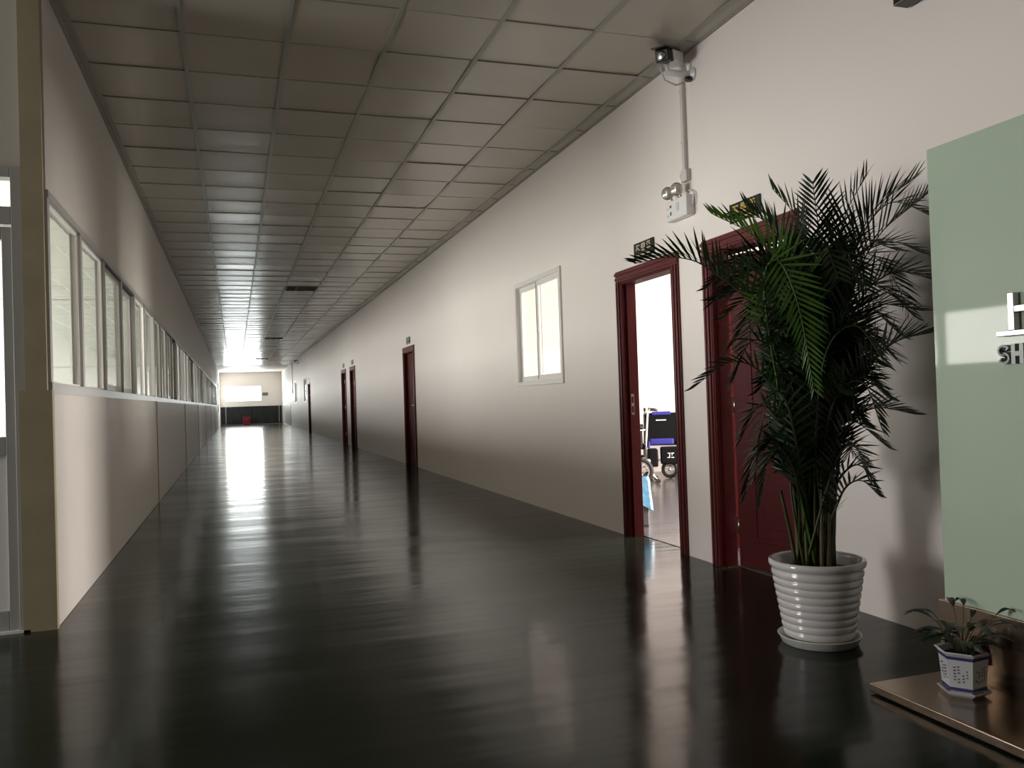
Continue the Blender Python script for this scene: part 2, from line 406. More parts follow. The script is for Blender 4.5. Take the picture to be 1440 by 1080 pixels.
# ---------------------------------------------------------------- doors of the right wall
def red_door(n, y0, y1, label, open_deg=0, hinge='far', leaf=True, notice=False):
    o = empty('door_%d' % n, (XR, y0, 0)); tag(o, label, 'door', kind='structure')
    W = y1-y0; cw = .085
    # casing: stepped profile
    for (a, b, c, d) in ((-cw, 0, 0, DH), (W, W+cw, 0, DH), (-cw, W+cw, DH, DH+cw)):
        mb = B(-.014, .004, a, b, c, d)
        if d-c > 1: mb.box(-.026, -.014, a+.012, a+.030, c, d).box(-.022, -.014, b-.030, b-.012, c, d)
        else: mb.box(-.026, -.014, a, b, c+.050, c+.072).box(-.022, -.014, a, b, c+.014, c+.034)
        mb.build('casing', 'casing', o, bevel=.003)
    for (a, b, c, d) in ((0, .022, 0, DH), (W-.022, W, 0, DH), (.022, W-.022, DH-.022, DH)):
        mb = B(-.010, TW+.01, a, b, c, d)
        mb.build('jamb', 'door', o)
    # rebate strips
    for (a, b, c, d) in ((.022, .034, 0, DH-.022), (W-.034, W-.022, 0, DH-.022)):
        B(.022, .048, a, b, c, d).build('door_stop', 'door', o)
    # casing on the room side
    for (a, b, c, d) in ((-cw, 0, 0, DH), (W, W+cw, 0, DH), (-cw, W+cw, DH, DH+cw)):
        B(TW-.004, TW+.016, a, b, c, d).build('room_casing', 'casing', o)
    if leaf:
        ajar = 0 < open_deg < 40
        hy = W-(.062 if ajar else .026) if hinge == 'far' else .026
        lw = W-.052
        l = empty('leaf', (TW+(.030 if ajar else -.01), hy, .008), 0, o)
        sgn = -1 if hinge == 'far' else 1
        # leaf local: runs along +x' (away from hinge), thickness toward corridor
        l.rotation_euler = (0, 0, math.radians(-90+open_deg) if hinge == 'far' else math.radians(90-open_deg))
        T = .042; s = 1 if hinge == 'far' else -1
        y_c0, y_c1 = (-T, 0) if s == 1 else (0, T)      # local y of the slab
        B(0, lw, y_c0, y_c1, 0, DH-.036).build('slab', 'door', l, bevel=.003)
        fy = (y_c0-.006, y_c0) if s == 1 else (y_c1, y_c1+.006)
        for (c, d) in ((.16, .78), (.95, 1.80)):
            mb = MB()
            mb.box(.11, lw-.11, *fy, c, c+.03).box(.11, lw-.11, *fy, d-.03, d).box(.11, .14, *fy, c+.03, d-.03).box(lw-.14, lw-.11, *fy, c+.03, d-.03).box(.20, lw-.20, fy[0]+.001, fy[1]-.0005, c+.09, d-.09)
            mb.build('raised_panel', 'door', l, bevel=.002)
        hd = MB().box(lw-.085, lw-.045, *( (y_c0-.012, y_c0) if s == 1 else (y_c1, y_c1+.012)), .90, 1.10)
        yy = y_c0-.05 if s == 1 else y_c1+.05
        hd.build('handle_plate', 'steel', l, bevel=.002)
        MB().tube([(lw-.065, y_c0 if s == 1 else y_c1, 1.03), (lw-.065, yy, 1.03), (lw-.19, yy, 1.03)], .009).build('handle', 'steel', l)
        for z in (.25, 1.0, 1.72):
            MB().tube([(-.004, y_c1+.004 if s == 1 else y_c0-.004, z-.05), (-.004, y_c1+.004 if s == 1 else y_c0-.004, z+.05)], .008).box(-.014, .002, y_c0+.004, y_c1-.002, z-.05, z+.05).build('hinge', 'steel', l)
        if notice:
            q = (y_c0-.006, y_c0-.001)
            MB().lathe([(.085, 0), (.085, .003)], 20, (lw*.5, q[0], 1.62), (0, 1, 0)).build('round_notice', 'white', l)
    return o
D = DOORS
d1 = red_door(1, *D[0], 'dark red panelled door standing ajar behind the tall palm', 19, 'far')
d2 = red_door(2, *D[1], 'red door frame standing open onto the bright wheelchair room', 96, 'near')
B(.030, .055, D[1][1]-D[1][0]-.0345, D[1][1]-D[1][0]-.0335+.0, .94, 1.10).build('lock_plate', 'steel', d2, label='steel strike plate on the far jamb')
MB().box(.034, .051, D[1][1]-D[1][0]-.0350, D[1][1]-D[1][0]-.0344, .955, 1.005).box(.034, .051, D[1][1]-D[1][0]-.0350, D[1][1]-D[1][0]-.0344, 1.03, 1.08).build('strike_hole', 'black', d2)
red_door(3, *D[2], 'closed dark red door standing alone midway along the right wall', 0, 'far')
red_door(4, *D[3], 'dark red door with a round white notice, nearer of the far pair', 0, 'far', notice=True)
red_door(5, *D[4], 'dark red door standing open, farther of the far pair', 62, 'far')
red_door(6, *D[5], 'farthest closed dark red door on the right wall', 0, 'far')

# ---------------------------------------------------------------- glazed lobby door on the left
o = empty('door_7', (-1.005, YC, 0)); tag(o, 'grey framed half-glazed door with top light at the left edge', 'door', kind='structure')
fw = .05; DW = .955
for (a, b, c, d, n) in ((-fw, 0, 0, 2.35, 'frame_post'), (-DW, -DW+fw, 0, 2.35, 'frame_post'), (-DW+fw, -fw, 2.30, 2.35, 'frame_head'), (-DW+fw, -fw, 2.06, 2.15, 'transom')):
    B(a, b, -.02, .07, c, d).build(n, 'alu', o, bevel=.003)
B(-DW+fw, -fw, .02, .026, 2.15, 2.30).build('top_light', 'glass', o)
l = empty('leaf', (0,0,0), 0, o)
for (a, b, c, d, n) in ((-.098, -fw-.003, .012, 2.05, 'stile'), (-DW+fw+.003, -DW+.098, .012, 2.05, 'stile'), (-DW+.098, -.098, 1.985, 2.05, 'top_rail'), (-DW+.098, -.098, .89, .985, 'lock_rail'), (-DW+.098, -.098, .012, .11, 'bottom_rail')):
    B(a, b, .0, .045, c, d).build(n, 'alu', l, bevel=.003)
B(-DW+.098, -.098, .018, .028, .11, .89).build('lower_panel', 'aluw', l)
B(-DW+.098, -.098, .02, .026, .985, 1.985).build('pane', 'glass', l)
B(-DW, 0, -.03, .08, 0, .012).build('lit_threshold', 'aluw', o)  # strip kept white to stand for light under the door

# ---------------------------------------------------------------- far portal and end wall
tag(B(XR-.02, XR, 47.2, 55.9, .06, 1.15).build('trim_2', 'alu'), 'grey dado on the right wall beyond the end of the tiled ceiling', 'dado', kind='structure')
tag(wall_boxes(MB(), XL-.1, XR+.1, YEND, YEND+.1, 0, 3.4, [(-.57, 1.63, 1.46, 2.46)], 'X').build('wall_far', 'wall'), 'white end wall around the glaring far window', 'wall', kind='structure')
tag(wall_boxes(MB(), XL-.1, XL, 47, 57.2, 0, 3.4, [(50.0, 52.4, .85, 2.55)]).build('wall_vestibule', 'wall'), 'white left wall beyond the end of the tiled ceiling', 'wall', kind='structure')  # side opening added to let daylight onto the end walls
o = empty('window_%d' % wnum, (-.57, YEND, 1.46)); tag(o, 'glaring daylight window in the end wall of the corridor', 'window', kind='structure')
for (a, b, c, d) in ((0, 2.2, 0, .04), (0, 2.2, .96, 1.0), (0, .04, .04, .96), (2.16, 2.2, .04, .96)):
    B(a, b, -.01, .05, c, d).build('frame', 'aluw', o)
B(.04, 2.16, .02, .025, .04, .96).build('pane', 'clear', o)
g = empty('black_dado', (XL, YEND, 0)); tag(g, 'black boarded dado across the end wall under the bright window', 'dado')
for k in range(6):
    w_ = (XR-XL-.1)/6
    B(.05+k*w_+.004, .05+(k+1)*w_-.004, -.05, -.005, .05, 1.16).build('board', 'blackmatte', g)
for x in (.32, 3.54): B(x, x+.05, -.06, -.05, .05, 1.16).build('metal_strip', 'alu', g)
o = empty('storage_box', (.44, YEND-.45, 0)); tag(o, 'red box on the floor before the black dado', 'box')
B(0, .46, 0, .28, 0, .44).build('body', 'red', o, bevel=.02); B(-.01, .47, -.01, .29, .44, .50).build('lid', 'red', o, bevel=.01); B(.18, .28, -.02, 0, .30, .36).build('catch', 'steel', o)
o = empty('wall_plate', (1.68, YEND, 1.83)); tag(o, 'small dark plate right of the bright end window', 'sign')
B(0, .33, -.02, 0, 0, .17).build('board', 'black', o, bevel=.004); B(.03, .30, -.022, -.02, .07, .10).build('line', 'pale', o)

# ---------------------------------------------------------------- door signs
GLYPHS = {  # strokes (x0,y0,x1,y1) in a unit cell
    'a': [(.1,.85,.9,.85), (.5,.85,.15,.25), (.45,.55,.9,.2), (.15,.5,.5,.5)],
    'b': [(.15,.9,.85,.9), (.15,.9,.15,.45), (.85,.9,.85,.45), (.15,.68,.85,.68), (.15,.45,.85,.45), (.5,.45,.5,.1), (.2,.1,.8,.1)],
    'c': [(.2,.9,.85,.9), (.2,.9,.2,.62), (.2,.62,.85,.62), (.85,.62,.85,.2), (.85,.2,.2,.2), (.5,.9,.5,.62)],
}
def door_sign(dy, label, n):
    yc = (D[dy][0]+D[dy][1])/2
    o = empty('door_sign', (XR, yc, 2.10)); tag(o, label, 'sign', 'black signs above the red doors')
    B(-.012, 0, -.155, .155, 0, .115).build('plate', 'black', o, bevel=.003)
    for k, ch in enumerate('abc'):
        st = MB()
        for x0, y0, x1, y1 in GLYPHS[ch]:
            # reading left to right runs toward the camera (decreasing Y)
            ax, ay = .125-.085*k-.075*x0, .043+.06*y0; bx_, by = .125-.085*k-.075*x1, .043+.06*y1
            d = Vector((0, bx_-ax, by-ay)); L = d.length; d.normalize(); nrm = Vector((0, -d.z, d.y))*.0042
            A, Bb = Vector((0, ax, ay)), Vector((0, bx_, by)); i = len(st.v)
            for q in (A-nrm, Bb-nrm, Bb+nrm, A+nrm): st.v += [(-.0135, q.y, q.z), (-.0115, q.y, q.z)]
            st.f += [(i, i+2, i+4, i+6), (i, i+1, i+3, i+2), (i+2, i+3, i+5, i+4), (i+4, i+5, i+7, i+6), (i+6, i+7, i+1, i)]
        st.build('character', 'pale' if n != 0 else 'gold', o)
    B(-.0135, -.0115, -.12, .12, .014, .024).build('small_text_line', 'pale' if n != 0 else 'gold', o)
door_sign(0, 'black door sign with gold characters behind the palm leaves', 0)
door_sign(1, 'black door sign with pale characters above the open doorway', 1)
door_sign(2, 'small black sign above the closed red door midway', 2)
door_sign(3, 'small black sign above the door with round notice', 3)
door_sign(4, 'small black sign above the open door of the far pair', 4)
door_sign(5, 'tiny black sign above the farthest red door', 5)

# ---------------------------------------------------------------- security camera, conduit, emergency light
def security_camera(loc, label, s=1.0):
    o = empty('security_camera', loc); tag(o, label, 'camera', 'security cameras')
    MB().lathe([(.045, 0), (.045, .012), (.02, .03)], 20, (0,0,0), (-1,0,0)).build('wall_plate', 'white', o, smooth=False)
    MB().tube([(-.01,0,.0), (-.10,0,-.004), (-.19,0,.0)], .021, 12).build('bracket_arm', 'white', o)
    MB().lathe([(.022,0),(.026,.008),(.026,.02),(.012,.03)], 14, (-.03,0,-.045), (0,0,1)).build('cable_gland', 'black', o)
    MB().tube([(-.185,0,.0), (-.185,0,.06)], .014, 10).build('swivel', 'white', o)
    d = Vector((-.80, -.58, -.16)).normalized(); sd = d.cross(Vector((0,0,1))).normalized(); up = sd.cross(d)
    c = Vector((-.135, .03, .105))
    mx = Matrix(((d.x, sd.x, up.x, c.x), (d.y, sd.y, up.y, c.y), (d.z, sd.z, up.z, c.z), (0,0,0,1)))
    MB().prism([(-.095,-.05),(.07,-.05),(.07,.05),(-.095,.05)], -.042, .042).xform(mx).build('housing', 'white', o, bevel=.012)
    fr = MB().prism([(.07,-.046),(.145,-.046),(.145,.046),(.07,.046)], -.040, .036).xform(mx).build('front_bezel', 'black', o, bevel=.008)
    MB().prism([(-.03,-.056),(.19,-.052),(.19,.052),(-.03,.056)], .038, .046).xform(mx).build('sun_hood', 'black' , o, bevel=.003)
    l = MB().lathe([(.030,0),(.030,.006),(.02,.012),(0.002,.016)], 18, (0,0,0), (1,0,0)).xform(mx @ Matrix.Translation((.145,0,-.004))); l.build('lens', 'steel', fr)
    MB().tube([(-.20,-.01,.07), (-.235,.0,.02), (-.20,.01,-.05), (-.12,.012,-.075), (-.05,.02,-.05)], .0055, 8).build('cable', 'white2', o)
    MB().tube([(-.07,.03,.10), (-.04,.03,.085), (-.03,.03,.03), (-.03,.02,.0)], .005, 8).build('rear_cable', 'white2', o)
    o.scale = (s, s, s)
    return o
security_camera((XR, 4.80, 3.155), 'white security camera with black hood beside the conduit')
security_camera((XR, 40.5, 3.10), 'tiny security camera high on the right wall towards the bright end window', .9)
o = empty('cable_conduit', (XR, 4.915, 2.56)); tag(o, 'white vertical cable conduit running down from the security camera', 'conduit')
B(-.022, 0, -.019, .019, 0, CEIL-2.56).build('channel', 'white2', o, bevel=.003); B(-.026, -.022, -.015, .015, 0, CEIL-2.56).build('cover', 'white2', o)
for z in (.18, .52): B(-.028, 0, -.022, .022, z, z+.018).build('clip', 'white2', o)
o = empty('socket_box', (XR, 4.905, 2.485)); tag(o, 'small white socket box at the foot of the conduit', 'socket')
B(-.035, 0, -.038, .038, 0, .075).build('body', 'white2', o, bevel=.004)
MB().tube([(-.02, .055, .055), (-.02, .055, .02), (-.015, .055, .0), (-.02, .05, -.02)], [.013, .013, .005, .005], 10).build('plug', 'white', o)
o = empty('emergency_light', (XR, 4.97, 2.25)); tag(o, 'white twin-head emergency light with red and green indicators', 'emergency light')
B(-.065, 0, -.14, .14, 0, .135).build('body', 'white', o, bevel=.012)
for k, y in enumerate((.075, -.045)):
    h = empty('lamp_head', (-.075, y, .185), 0, o)
    MB().lathe([(.012,-.05),(.03,-.03),(.044,0),(.044,.012)], 20, (0,0,0), (-.8,-.55,-.1)).build('reflector', 'lens', h, smooth=True)
    MB().lathe([(.041,.012),(.03,.02),(.003,.024)], 20, (0,0,0), (-.8,-.55,-.1)).build('lens', 'lens', h, smooth=True)
    MB().tube([(.02,.01,-.02),(.03,.0,-.055)], .01, 8).build('neck', 'lens', h)
B(-.067, -.064, .055, .075, .085, .102).build('red_indicator', 'red', o); B(-.067, -.064, .055, .072, .035, .058).build('green_indicator', 'green', o)
B(-.067, -.064, -.045, -.01, .05, .105).build('label_plate', 'white2', o); B(-.067, -.064, .09, .115, .08, .09).build('label_line', 'white2', o); B(-.067, -.064, .09, .115, .03, .045).build('label_line', 'white2', o)
MB().tube([(-.02, -.14, .06), (-.03, -.165, .08), (-.02, -.16, .14), (-.02, -.10, .17)], .004, 6).build('cord', 'white', o)
o = empty('wall_speaker', (XR, 2.915, 2.755)); tag(o, 'black box cut by the top edge above the glass panel', 'speaker')
B(-.09, -.01, -.06, .05, 0, .22).build('cabinet', 'black', o, bevel=.006); B(-.01, 0, -.04, .03, .04, .18).build('mount', 'black', o); B(-.094, -.09, -.05, .04, .02, .2).build('grille', 'blackmatte', o)
o = empty('far_conduit', (XR, 45.2, 1.9)); tag(o, 'thin vertical conduit on the right wall before the bright end wall', 'conduit')
B(-.03, 0, -.03, .03, 0, CEIL-1.9).build('channel', 'white2', o); B(-.05, 0, -.06, .06, -.14, 0).build('switch_box', 'white2', o)

# ---------------------------------------------------------------- glass sign panel and bronze plinth
PX = 2.482; PY = 2.506
o = empty('glass_sign_panel', (PX, PY, 0)); tag(o, 'green back-painted glass sign panel with chrome lettering', 'sign panel')
B(0, .012, -2.6, 0, .295, 1.972).build('glass_sheet', 'panel', o, bevel=.002)
B(.012, .060, -2.6, -.006, .295, 1.966).build('backing_board', 'paneledge', o)
B(-.010, .11, -2.6, .022, 0, .295).build('plinth_riser', 'bronze', o, bevel=.003)
def strokes(polys, z0, z1):
    mb = MB()
    for poly in polys:
        i = len(mb.v); n = len(poly)
        mb.v += [(-z0, -x, y) for x, y in poly] + [(-z1, -x, y) for x, y in poly]
        mb.f.append(tuple(range(i, i+n))); mb.f.append(tuple(range(i+2*n-1, i+n-1, -1)))
        for j in range(n): mb.f.append((i+j, i+n+j, i+n+(j+1)%n, i+(j+1)%n))
    return mb
R_ = lambda x0, x1, y0, y1: [(x0, y0), (x1, y0), (x1, y1), (x0, y1)]
X0 = PY-2.211    # left end of the lettering measured from the panel's left edge
ch = strokes([R_(X0+.048, X0+.072, 1.266, 1.391), R_(X0, X0+.14, 1.248, 1.266), R_(X0+.072, X0+.122, 1.325, 1.347)], 0, .028)
ch.build('chrome_character', 'charsteel', o, bevel=.002)
# S as a swept outline, H as boxes
def arc_letter_s(x, y, w_, h_, t):
    pts = []
    r = (h_-t)/4
    cx = x+w_/2; top = y+h_-t/2-r; bot = y+t/2+r
    for a in range(20, 271, 25): pts.append((cx+(w_/2-t/2)*math.cos(math.radians(a)), top+r*math.sin(math.radians(a))))
    for a in range(90, -161, -25): pts.append((cx+(w_/2-t/2)*math.cos(math.radians(a)), bot+r*math.sin(math.radians(a))))
    polys = []
    for p, q in zip(pts[:-1], pts[1:]):
        d = Vector((q[0]-p[0], q[1]-p[1])); 
        if d.length < 1e-5: continue
        d.normalize(); n = Vector((-d.y, d.x))*t/2; e = d*t*.12
        P, Q = Vector(p)-e, Vector(q)+e
        polys.append([tuple(P-n), tuple(Q-n), tuple(Q+n), tuple(P+n)])
    return polys
strokes(arc_letter_s(X0-.004, 1.154, .046, .066, .015), 0, .022).build('letter_s', 'lettersteel', o)
xh = X0+.050
strokes([R_(xh, xh+.015, 1.154, 1.221), R_(xh+.031, xh+.046, 1.154, 1.221), R_(xh+.015, xh+.031, 1.180, 1.196)], 0, .022).build('letter_h', 'lettersteel', o)
o = empty('bronze_platform', (2.13, 2.51, 0)); tag(o, 'low bronze steel platform on the floor before the glass panel', 'platform')
B(0, PX-.012-2.13, -2.2, 0, .006, .036).build('top_plate', 'bronze', o, bevel=.003)
B(.02, PX-.02-2.13, -2.18, -.02, 0, .006).build('shadow_gap_base', 'black', o)

# ---------------------------------------------------------------- tall potted palm
PALM = Vector((2.375, 3.095, 0)); VA = math.atan2(2.375, 3.095)
palm = empty('potted_palm', PALM, -VA); tag(palm, 'tall areca palm in a ribbed white pot beside the glass panel', 'potted plant')
# local frame: x to the right across the corridor view, y away, z up
prof = [(.0, .024), (.128, .024), (.138, .03)]
N = 9; z0, z1 = .032, .318
for k in range(N):
    za, zb = z0+(z1-z0)*k/N, z0+(z1-z0)*(k+1)/N
    ra = .140+.046*k/N; rb = .140+.046*(k+1)/N
    for t in (0, .12, .35, .65, .88):
        bul = .0075*math.sin(math.pi*min(1, max(0, t)))**.6
        prof.append((ra+(rb-ra)*t+bul, za+(zb-za)*t))
prof += [(.186, .322), (.190, .328), (.198, .334), (.202, .345), (.200, .358), (.194, .362), (.186, .360), (.180, .352), (.176, .30), (.0, .29)]
MB().lathe(prof, 56, closed=False).build('pot', 'ceramic', palm, smooth=True)
MB().lathe([(0, .004), (.148, .0), (.156, .004), (.170, .034), (.174, .038), (.170, .040), (.163, .036), (.150, .014), (0, .012)], 48, closed=False).build('saucer', 'saucer', palm, smooth=True)
MB().lathe([(.0, .318), (.10, .316), (.178, .306)], 32, closed=False).build('soil', 'soil', palm, smooth=True)

def spline(cps, n):
    P = [Vector(c) for c in cps]; P = [P[0]*2-P[1]] + P + [P[-1]*2-P[-2]]
    out = []; segs = len(P)-3
    for a in range(n+1):
        u = a/n*segs; k = min(int(u), segs-1); t = u-k
        p0, p1, p2, p3 = P[k:k+4]
        out.append(.5*((2*p1)+(p2-p0)*t+(2*p0-5*p1+4*p2-p3)*t*t+(3*p1-p0-3*p2+p3)*t*t*t))
    return out
FR = random.Random(21)
PMAT = Matrix.Translation(PALM) @ Matrix.Rotation(-VA, 4, 'Z'); PINV = PMAT.inverted()
def keep_clear(p):
    """leaves bend away from the wall and the glass panel behind the plant"""
    q = PMAT @ Vector(p)
    if q.x > 2.66: q.x = 2.66 + .16*math.tanh((q.x-2.66)/.16)
    if q.y < 2.66: q.y = 2.66 - .10*math.tanh((2.66-q.y)/.10)
    r = PINV @ q
    if r.y < -.22: r.y = -.22 - .14*math.tanh((-.22-r.y)/.14)
    return tuple(r)
def frond(cps, llen=.24, start=.45, material='leaf', pairs=26, droop=.5, wid=.0165, vee=.35, twist=0):
    pts = spline(cps, 40); L = [0]
    for a, b in zip(pts[:-1], pts[1:]): L.append(L[-1]+(b-a).length)
    tot = L[-1]
    lf = MB()
    def at(s):
        d = s*tot
        for k in range(len(L)-1):
            if L[k+1] >= d:
                t = (d-L[k])/max(1e-6, L[k+1]-L[k]); return pts[k].lerp(pts[k+1], t), (pts[k+1]-pts[k]).normalized()
        return pts[-1], (pts[-1]-pts[-2]).normalized()
    for k in range(pairs):
        q = k/(pairs-1); s = start+(1-start)*q*.985
        p, t = at(s)
        side = t.cross(Vector((0,0,1)))
        if side.length < .15: side = t.cross(Vector((.3,1,0)))
        side.normalize(); up = side.cross(t).normalized()
        if twist:
            rm = Matrix.Rotation(twist, 3, t); side = rm @ side; up = rm @ up
        prof_l = (.35+.65*math.sin(math.pi*min(1, (q*.85+.12)))) * (1-.30*q)
        for sg in (-1, 1):
            ln = llen*prof_l*FR.uniform(.88, 1.1)
            fwd = .55+.75*q+FR.uniform(-.1, .1)
            d = (side*sg + t*fwd + up*(vee+FR.uniform(-.12, .12))).normalized()
            wv = t.cross(d); wv = d.cross(wv).normalized()
            if wv.dot(t) < 0: wv = -wv
            wv = (wv + up*.25*sg).normalized()
            c = p.copy(); dd = d.copy(); A, Bv = [], []
            ns = 5
            for a in range(ns+1):
                u = a/ns; ww = wid*(.45+1.6*u if u < .34 else 1.0*(1-((u-.34)/.66)**1.7)+.02)
                A.append(c-wv*ww*.5); Bv.append(c+wv*ww*.5)
                dd = (dd + Vector((0,0,-1))*droop*ln*(.35+u)*.55).normalized(); c = c+dd*(ln/ns)
            lf.quadstrip(A, Bv)
    lf.v = [keep_clear(p) for p in lf.v]; pts = [Vector(keep_clear(p)) for p in pts]
    o = lf.build('frond', material, palm, smooth=True)
    n = len(pts); rad = [max(.0018, .0075*(1-a/(n-1))**.8) for a in range(n)]
    rc = MB().tube(pts, rad, 6).build('rachis', 'stem' if material == 'leaf' else 'leaf2', o)
    return o
def loc(px, py, w=0.0):
    """sketch coordinates of the plant: across, height; w = toward the corridor"""
    k = 1-w/3.7
    z = CAMH + (.37-CAMH)*1.0 + (785-py)/324.0
    z = CAMH + (z-CAMH)*k
    x = (px-1150+(785-py)*.034)/338.0*k
    return (x, -w, z)
def base(): 
    a = FR.uniform(0, 6.28); r = .075*math.sqrt(FR.random()); return (r*math.cos(a), r*math.sin(a), .31)
def hero(path, **k):
    frond([base()]+[loc(*p) for p in path], **k)
# the fronds one can tell apart
W = .0125
hero([(1128,560,.10),(1112,400,.16),(1065,330,.20),(1000,288,.22)], llen=.30, start=.50, material='leaf2', pairs=36, droop=.2, wid=.014)
hero([(1118,600,.10),(1075,450,.18),(1000,372,.25),(945,348,.28),(880,352,.30)], llen=.27, start=.50, droop=.2, pairs=38, vee=.7, wid=W)
hero([(1115,640,.05),(1080,535,.10),(1030,508,.12),(970,545,.12)], llen=.17, start=.60, droop=.5, pairs=22, wid=W)
hero([(1168,560,.05),(1195,430,.12),(1235,345,.20),(1302,290,.24)], llen=.34, start=.46, droop=.2, pairs=40, wid=W)
hero([(1150,560,.0),(1152,420,.02),(1155,335,.03),(1147,258,.03)], llen=.30, start=.52, droop=.15, pairs=34, wid=W)
hero([(1160,540,.05),(1175,400,.08),(1190,315,.12),(1222,255,.15)], llen=.30, start=.50, droop=.25, pairs=36, wid=W)
hero([(1168,640,.05),(1200,560,.12),(1250,495,.18),(1312,478,.22)], llen=.30, start=.45, droop=.35, pairs=36, wid=W)
hero([(1168,660,.0),(1195,605,.06),(1230,580,.10),(1285,590,.12)], llen=.20, start=.5, droop=.4, pairs=24, wid=W)
hero([(1172,700,.05),(1192,665,.08),(1212,660,.10),(1232,690,.10)], llen=.16, start=.45, droop=.6, pairs=18, wid=W)
hero([(1172,730,.08),(1190,690,.12),(1212,680,.16),(1235,700,.18)], llen=.14, start=.5, droop=.5, pairs=16, wid=W)
hero([(1100,560,.14),(1078,400,.24),(1098,365,.32),(1126,430,.38),(1148,555,.40)], llen=.19, start=.55, material='leaf2', pairs=36, droop=.15, twist=.5, wid=.012)
hero([(1168,560,.05),(1205,440,.12),(1255,395,.18),(1312,410,.2)], llen=.31, start=.46, droop=.3, pairs=38, wid=W)
hero([(1115,680,.10),(1090,620,.14),(1065,640,.16),(1048,705,.16)], llen=.16, start=.5, droop=.8, pairs=20, wid=W)
hero([(1125,640,.2),(1105,560,.26),(1080,570,.30),(1062,680,.32)], llen=.18, start=.45, droop=.8, pairs=22, wid=W)
hero([(1140,560,.1),(1128,420,.16),(1100,335,.20),(1050,280,.22)], llen=.30, start=.50, droop=.2, pairs=36, wid=W)
hero([(1155,520,.12),(1170,380,.20),(1205,345,.24),(1262,365,.26)], llen=.28, start=.48, droop=.35, pairs=34, wid=W)
hero([(1150,620,.15),(1165,500,.22),(1205,465,.28),(1245,520,.30)], llen=.24, start=.48, droop=.5, pairs=28, wid=W)
hero([(1160,640,.1),(1180,560,.18),(1215,545,.22),(1240,610,.24)], llen=.20, start=.48, droop=.6, pairs=24, wid=W)
hero([(1170,480,-.02),(1205,360,.0),(1250,300,.05),(1310,325,.1)], llen=.32, start=.48, droop=.3, pairs=38, wid=W)
hero([(1125,520,-.1),(1105,400,-.12),(1070,370,-.14),(1025,420,-.15)], llen=.26, start=.48, droop=.4, pairs=32, wid=W)
hero([(1125,540,-.05),(1090,410,-.02),(1045,365,.02),(990,400,.05)], llen=.26, start=.5, droop=.35, pairs=34, wid=W)
hero([(1135,520,-.05),(1120,390,-.08),(1085,310,-.1),(1025,300,-.1)], llen=.28, start=.5, droop=.3, pairs=34, wid=W)
hero([(1165,520,.05),(1195,390,.1),(1228,310,.15),(1285,268,.18)], llen=.33, start=.48, droop=.2, pairs=38, wid=W)
hero([(1160,600,.0),(1190,500,.05),(1225,440,.1),(1295,450,.12)], llen=.28, start=.48, droop=.35, pairs=34, wid=W)
hero([(1145,500,.02),(1140,380,.0),(1125,310,.0),(1090,262,.0)], llen=.28, start=.52, droop=.2, pairs=32, wid=W)
hero([(1120,660,.12),(1095,590,.18),(1068,575,.2),(1040,625,.22)], llen=.18, start=.48, droop=.5, pairs=26, wid=W)
hero([(1125,690,.15),(1105,640,.2),(1085,645,.22),(1070,715,.22)], llen=.15, start=.48, droop=.6, pairs=22, wid=W)
hero([(1120,600,.02),(1090,500,.05),(1058,480,.08),(1030,540,.1)], llen=.20, start=.5, droop=.5, pairs=28, wid=W)
hero([(1165,690,.12),(1185,640,.16),(1205,635,.2),(1222,680,.2)], llen=.15, start=.48, droop=.6, pairs=22, wid=W)
# fill of the crown
for k in range(40):
    az = 2*math.pi*k/40+FR.uniform(-.2, .2); top = FR.uniform(1.15, 1.72); reach = FR.uniform(.10, .20)+.16*max(0, top-1.25)/.45
    dx, dy = math.cos(az), math.sin(az)*.8
    if dx < 0: reach *= .85
    b = base(); tipz = top-FR.uniform(.0, .22)
    frond([b, (b[0]+dx*.05, b[1]+dy*.05, .31+(top-.31)*.5), (dx*reach*.5, dy*reach*.5, top*.92), (dx*reach, dy*reach, top), (dx*(reach+.15), dy*(reach+.15), tipz)],
          llen=FR.uniform(.22, .30), start=FR.uniform(.40, .52), pairs=32, droop=FR.uniform(.25, .55), wid=W)
for k in range(22):
    az = 2*math.pi*k/22+FR.uniform(-.2, .2); reach = FR.uniform(.10, .24); top = FR.uniform(.85, 1.25)
    dx, dy = math.cos(az), math.sin(az)*.8; b = base()
    if dx < 0: reach *= .65
    frond([b, (b[0]+dx*.05, b[1]+dy*.05, .31+(top-.31)*.6), (dx*reach*.7, dy*reach*.7, top), (dx*(reach+.10), dy*(reach+.10), top-.12)],
          llen=FR.uniform(.15, .21), start=FR.uniform(.45, .55), pairs=26, droop=FR.uniform(.4, .8), wid=W)
for k in range(22):
    a = 2*math.pi*k/22+FR.uniform(-.2, .2); r = .04+.055*FR.random(); h = FR.uniform(.35, .75)
    x, y = r*math.cos(a), r*math.sin(a)*.8
    pts = [(x, y, .305), (x*1.15, y*1.15, .305+h*.35), (x*1.6, y*1.6, .305+h)]
    MB().tube(spline(pts, 8), [FR.uniform(.009, .013)*(1-.06*q) for q in range(9)], 8).build('cane', 'cane' if k % 3 else 'stem', palm)

